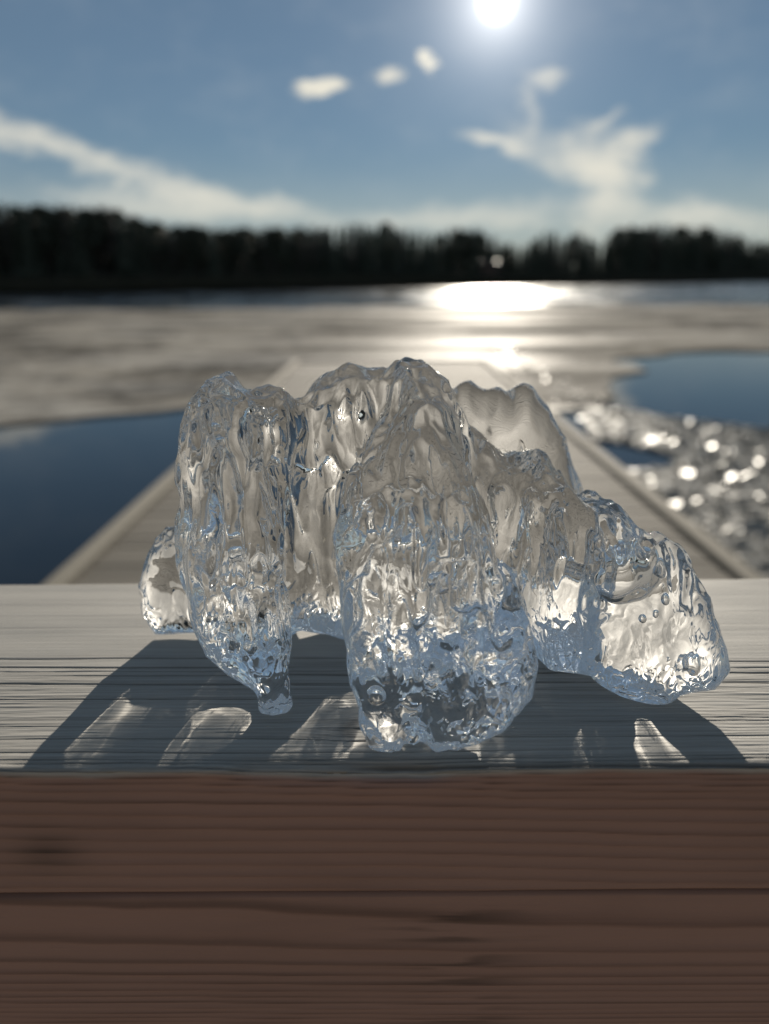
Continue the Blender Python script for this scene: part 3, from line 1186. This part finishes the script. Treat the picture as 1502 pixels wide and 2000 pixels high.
fin = [(850, 800), (880, 758), (893, 744), (908, 741), (932, 750), (955, 762), (988, 764), (1006, 751), (1022, 745), (1040, 753), (1080, 815), (1115, 850),
       (1134, 920), (1140, 990), (1130, 1120), (1000, 1170), (880, 1150), (840, 1000)]
lump = [(274, 1140), (290, 1100), (330, 1040), (362, 1030), (400, 1010), (470, 1030), (480, 1205), (400, 1228), (345, 1232), (308, 1232), (280, 1190)]

f = slab(back, 0.290, 0.05, 0.024, 0.013)
f = smin(f, slab(pill, 0.229, 0.38, lambda x, z: 0.0085 + 0.010 * np.clip(z / 0.04, 0, 1), 0.009), 0.008)
f = smin(f, slab(lobe, 0.2055, 0.66, lambda x, z: 0.0065 + 0.016 * np.clip(z / 0.035, 0, 1), 0.012), 0.007)
f = smin(f, slab(right, 0.2405, 0.15, lambda x, z: 0.0165 + 0.005 * np.clip((z - 0.03) / 0.03, 0, 1), 0.010, 0.098, -0.45) + 0.0008, 0.008)
f = smin(f, slab(fin, 0.326, 0.02, 0.0095, 0.017), 0.006)
foot = [(507, 1338), (564, 1334), (573, 1384), (545, 1390), (504, 1387)]
f = smin(f, slab(foot, 0.229, 0.1, 0.0062, 0.005), 0.003)
f = smin(f, slab(lump, 0.286, 0.0, 0.0105, 0.010), 0.006)

# melted flutes running down the walls, lumps, dimples
smooth_zone = np.clip((gy - 0.305) / 0.012, 0, 1)[None, :, None]
fl1 = noise3(0.0085, 0.02, 0.060)
fl2 = noise3(0.0036, 0.008, 0.022)
fl3 = noise3(0.0023, 0.006, 0.018)
lm1 = noise3(0.016, 0.016, 0.018)
lm2 = noise3(0.0066, 0.0066, 0.0130)
lm3 = noise3(0.0036, 0.0036, 0.0085)
amp = 1 - 0.75 * smooth_zone
f = f + smooth_zone * (0.0016 * noise3(0.010, 0.02, 0.015) + 0.0012 * np.abs(noise3(0.006, 0.02, 0.012)) - 0.0008)
low = np.clip((gz[None, None, :] - 0.022 - 0.006 * lm1 * 0.6) / 0.022, 0, 1)
front_lobe = (np.clip((0.047 - gx) / 0.006, 0, 1) * np.clip((gx + 0.030) / 0.006, 0, 1))[:, None, None] * np.clip((0.248 - gy) / 0.006, 0, 1)[None, :, None]
low = np.maximum(low, 0.6 * front_lobe)
low = LOWF + (1 - LOWF) * low
def calm_at(P3):
    """1 in the smooth clear windows of the ice"""
    o = 0
    for (px_, py_, a_, b_, r1, r2) in ((1232, 1135, 0.242, 0.18, 0.014, 0.014), (497, 850, 0.229, 0.38, 0.007, 0.010), (1010, 840, 0.326, 0.02, 0.012, 0.020),
                                       (325, 1160, 0.286, 0.0, 0.006, 0.012), (985, 1175, 0.2055, 0.66, 0.006, 0.011), (740, 1330, 0.2055, 0.66, 0.006, 0.012)):
        c_ = at_plane(px_, py_, a_, b_)
        q_ = ((P3[0] - c_.x) / r1) ** 2 + ((P3[1] - c_.y) / 0.028) ** 2 + ((P3[2] - c_.z) / r2) ** 2
        o = np.maximum(o, np.clip(1.5 - q_ * 1.1, 0, 1))
    return np.maximum(o, np.clip((P3[1] - 0.308) / 0.008, 0, 1) * 0.9)


low = low * (1 - 0.85 * calm_at((gx[:, None, None], gy[None, :, None], gz[None, None, :])).astype(np.float32))
zone = np.clip(noise3(0.03, 0.05, 0.03) * 0.6 + 0.5, 0, 1)
f = f + (0.0003 + 0.0007 * low) * lm1 + 0.00020 * noise3(0.0048, 0.0048, 0.0056) * (1 - 0.6 * low) + amp * (0.05 + 0.95 * low) * (0.0014 * np.abs(fl1) - 0.0007)
f = f + amp * low * (0.0016 * fl2 * (0.35 + 0.65 * zone) + 0.0009 * fl3 * (0.4 + 0.6 * zone) + 0.0016 * (np.abs(lm2) - 0.5) + 0.0015 * (np.abs(lm3) - 0.5) * (1 - 0.4 * zone))


def pocket(f, c, r):
    """an air pocket closed inside the ice"""
    lo = [max(0, int((c[k] - r[k] * 1.6 - g_[0]) / STEP)) for k, g_ in enumerate((gx, gy, gz))]
    hi = [int((c[k] + r[k] * 1.6 - g_[0]) / STEP) + 2 for k, g_ in enumerate((gx, gy, gz))]
    a, b, e = gx[lo[0]:hi[0]], gy[lo[1]:hi[1]], gz[lo[2]:hi[2]]
    q = np.sqrt(((a[:, None, None] - c[0]) / r[0]) ** 2 + ((b[None, :, None] - c[1]) / r[1]) ** 2 + ((e[None, None, :] - c[2]) / r[2]) ** 2) - 1
    if max(r) > 0.0019:
        q = q + 0.22 * lm1[lo[0]:hi[0], lo[1]:hi[1], lo[2]:hi[2]] + 0.16 * lm2[lo[0]:hi[0], lo[1]:hi[1], lo[2]:hi[2]]
    sl = (slice(lo[0], hi[0]), slice(lo[1], hi[1]), slice(lo[2], hi[2]))
    f[sl] = np.maximum(f[sl], -q * min(r))


def at_ice(px, py, a, b, back=0.0):
    v_ = at_plane(px, py, a + back, b)
    return (v_.x, v_.y, v_.z)


pocket(f, at_ice(1232, 1130, 0.242, 0.18), (0.0115, 0.0085, 0.0125))
pocket(f, at_ice(1215, 1095, 0.240, 0.18), (0.0065, 0.006, 0.007))
pocket(f, at_ice(500, 852, 0.229, 0.38, -0.006), (0.0062, 0.0085, 0.0105))
for px_, py_, r_ in ((1180, 1062, 0.0030), (1262, 1068, 0.0034), (1290, 1110, 0.0026), (1300, 1165, 0.0024), (1255, 1205, 0.0022), (1170, 1180, 0.0016),
                     (395, 815, 0.0022), (412, 838, 0.0016), (540, 900, 0.0018), (770, 1310, 0.0030), (745, 1350, 0.0022), (870, 1300, 0.0026), (1350, 1290, 0.0028)):
    q0 = (0.229, 0.38) if px_ < 600 else ((0.2055, 0.66) if px_ < 1050 else (0.236, 0.15))
    pocket(f, at_ice(px_, py_, *q0), (r_, r_ * 1.2, r_ * 1.3))
pocket(f, at_ice(870, 1140, 0.204, 0.66), (0.0022, 0.0022, 0.0024))
pocket(f, at_ice(985, 1165, 0.202, 0.66), (0.0034, 0.0045, 0.0075))
rb = random.Random(3)
for _ in range(70):
    px_, py_ = rb.uniform(370, 1380), rb.uniform(800, 1360)
    if px_ < 570:
        pl = (0.229, 0.38)
    elif 660 < px_ < 1040 and py_ > 800:
        pl = (0.2055, 0.66)
    elif px_ > 1060 and py_ > 1000:
        pl = (0.242, 0.18)
    else:
        pl = (0.290, 0.05)
    c_ = at_ice(px_, py_, pl[0], pl[1], rb.uniform(-0.006, 0.006))
    if c_[2] < 0.006:
        continue
    r_ = 0.0011 * math.exp(rb.gauss(0, 0.35))
    ic = tuple(int((c_[k] - g_[0]) / STEP) for k, g_ in enumerate((gx, gy, gz)))
    if all(4 < ic[k] < n_ - 5 for k, n_ in enumerate((NX, NY, NZ))) and f[ic] < -2.2 * r_:
        pocket(f, c_, (r_, r_, r_ * rb.uniform(1.0, 1.8)))
f = np.maximum(f, (0.0009 - gz)[None, None, :])
f = f.astype(np.float32)
f[0], f[-1], f[:, 0], f[:, -1], f[:, :, 0], f[:, :, -1] = [np.maximum(q_, 1e-3) for q_ in (f[0], f[-1], f[:, 0], f[:, -1], f[:, :, 0], f[:, :, -1])]


def surface_nets(f):
    s = f < 0
    c = np.zeros((NX - 1, NY - 1, NZ - 1), np.uint8)
    for i in (0, 1):
        for j in (0, 1):
            for k in (0, 1):
                c += s[i:NX - 1 + i, j:NY - 1 + j, k:NZ - 1 + k]
    act = (c > 0) & (c < 8)
    I, J, K_ = np.nonzero(act)
    ids = np.full(act.shape, -1, np.int32)
    ids[I, J, K_] = np.arange(len(I))
    acc = np.zeros((len(I), 3))
    cnt = np.zeros(len(I))
    cor = [(i, j, k) for i in (0, 1) for j in (0, 1) for k in (0, 1)]
    for a in cor:
        for b in cor:
            if sum(b) - sum(a) == 1 and all(q >= p for p, q in zip(a, b)):
                fa = f[I + a[0], J + a[1], K_ + a[2]]
                fb = f[I + b[0], J + b[1], K_ + b[2]]
                cr = (fa < 0) != (fb < 0)
                t = np.where(cr, fa / (fa - fb + 1e-20), 0)
                p = np.array(a)[None] + t[:, None] * (np.array(b) - np.array(a))[None]
                acc += np.where(cr[:, None], p, 0)
                cnt += cr
    v = acc / cnt[:, None] + np.stack([I, J, K_], -1)
    v = np.stack([gx[0] + v[:, 0] * STEP, gy[0] + v[:, 1] * STEP, gz[0] + v[:, 2] * STEP], -1)
    quads = []
    # x edges
    e = s[:-1, 1:-1, 1:-1] != s[1:, 1:-1, 1:-1]
    i, j, k = np.nonzero(e)
    q = np.stack([ids[i, j, k], ids[i, j + 1, k], ids[i, j + 1, k + 1], ids[i, j, k + 1]], -1)
    q[~s[i, j + 1, k + 1]] = q[~s[i, j + 1, k + 1]][:, ::-1]
    quads.append(q)
    e = s[1:-1, :-1, 1:-1] != s[1:-1, 1:, 1:-1]
    i, j, k = np.nonzero(e)
    q = np.stack([ids[i, j, k], ids[i, j, k + 1], ids[i + 1, j, k + 1], ids[i + 1, j, k]], -1)
    q[~s[i + 1, j, k + 1]] = q[~s[i + 1, j, k + 1]][:, ::-1]
    quads.append(q)
    e = s[1:-1, 1:-1, :-1] != s[1:-1, 1:-1, 1:]
    i, j, k = np.nonzero(e)
    q = np.stack([ids[i, j, k], ids[i + 1, j, k], ids[i + 1, j + 1, k], ids[i, j + 1, k]], -1)
    q[~s[i + 1, j + 1, k]] = q[~s[i + 1, j + 1, k]][:, ::-1]
    quads.append(q)
    return v, np.concatenate(quads)


def f_inside(v):
    """true where a loose shell lies inside the bounding columns of the solid ice (an air pocket, not a crumb)"""
    i = np.clip(((v - np.array([gx[0], gy[0], gz[0]])) / STEP).astype(int), 0, np.array(f.shape) - 1)
    col = (f < 0)
    return col[:, :, :].any(1)[i[:, 0], i[:, 2]]


def keep_largest(v, q):
    lab = np.arange(len(v))
    for _ in range(400):
        m_ = lab[q].min(1)
        new = lab.copy()
        np.minimum.at(new, q.ravel(), np.repeat(m_, 4))
        new = new[new]
        if (new == lab).all():
            break
        lab = new
    u, c = np.unique(lab, return_counts=True)
    kv = np.isin(lab, u[c > 24])
    top = lab == u[c.argmax()]
    kv &= top | (f_inside(v))
    remap = np.cumsum(kv) - 1
    return v[kv], remap[q[kv[q[:, 0]]]]


def relax(v, q, it, lam=0.5):
    for _ in range(it):
        acc = np.zeros_like(v)
        cnt = np.zeros(len(v))
        for a, b in ((0, 1), (1, 2), (2, 3), (3, 0)):
            for p, r in ((a, b), (b, a)):
                np.add.at(acc, q[:, p], v[q[:, r]])
                np.add.at(cnt, q[:, p], 1)
        v = v + lam * (acc / cnt[:, None] - v)
    return v


v, qd = surface_nets(f)
v, qd = keep_largest(v, qd)


def field_at(v, f, g):
    p = (v - np.array([gx[0], gy[0], gz[0]])) / STEP
    i = np.clip(np.floor(p).astype(int), 0, np.array(f.shape) - 2)
    w = p - i
    fv, gv = 0, 0
    for a in (0, 1):
        for b in (0, 1):
            for c in (0, 1):
                ww = (w[:, 0] if a else 1 - w[:, 0]) * (w[:, 1] if b else 1 - w[:, 1]) * (w[:, 2] if c else 1 - w[:, 2])
                fv = fv + ww * f[i[:, 0] + a, i[:, 1] + b, i[:, 2] + c]
                gv = gv + ww[:, None] * g[i[:, 0] + a, i[:, 1] + b, i[:, 2] + c]
    return fv, gv


def on_surface(v, f, g, it=2):
    """moves the vertices onto the zero level of the field"""
    for _ in range(it):
        fv, gv = field_at(v, f, g)
        d = -fv[:, None] * gv / ((gv ** 2).sum(1)[:, None] + 0.02)
        L = np.sqrt((d ** 2).sum(1))[:, None]
        v = v + d * np.minimum(1, STEP * 0.6 / (L + 1e-12))
    return v


grad = np.stack(np.gradient(f, STEP), -1).astype(np.float32)
v = relax(v, qd, 1, 0.5)
v = on_surface(v, f, grad, 3)
v = relax(v, qd, 3, 0.4)
v = on_surface(v, f, grad, 3)
nv = field_at(v, f, grad)[1]
nv = nv / (np.sqrt((nv ** 2).sum(1))[:, None] + 1e-9)
ice_me = mesh_np('ice_chunk', v, qd)
ice_me.normals_split_custom_set_from_vertices(nv.astype(np.float32).tolist())
ca = ice_me.attributes.new('calm', 'FLOAT', 'POINT')
ca.data.foreach_set('value', calm_at((v[:, 0], v[:, 1], v[:, 2])).astype(np.float32))
ice = link('ice_chunk', ice_me, M_ICE)
tag(ice, 'clear fluted lump of melting ice standing on the grey railing plank', 'ice')
ice.cycles.is_caustics_caster = True
plank.cycles.is_caustics_receiver = True
print('ICE verts', len(v), 'vol sign', float(np.einsum('ij,ij->i', v[qd[:, 0]], np.cross(v[qd[:, 1]], v[qd[:, 2]])).sum()))

# ------------------------------------------------------------------ metres to scene units
for o in list(sc.objects):
    if o.parent is None and o.type in ('MESH', 'EMPTY'):
        o.location = o.location * SC
        o.scale = o.scale * SC
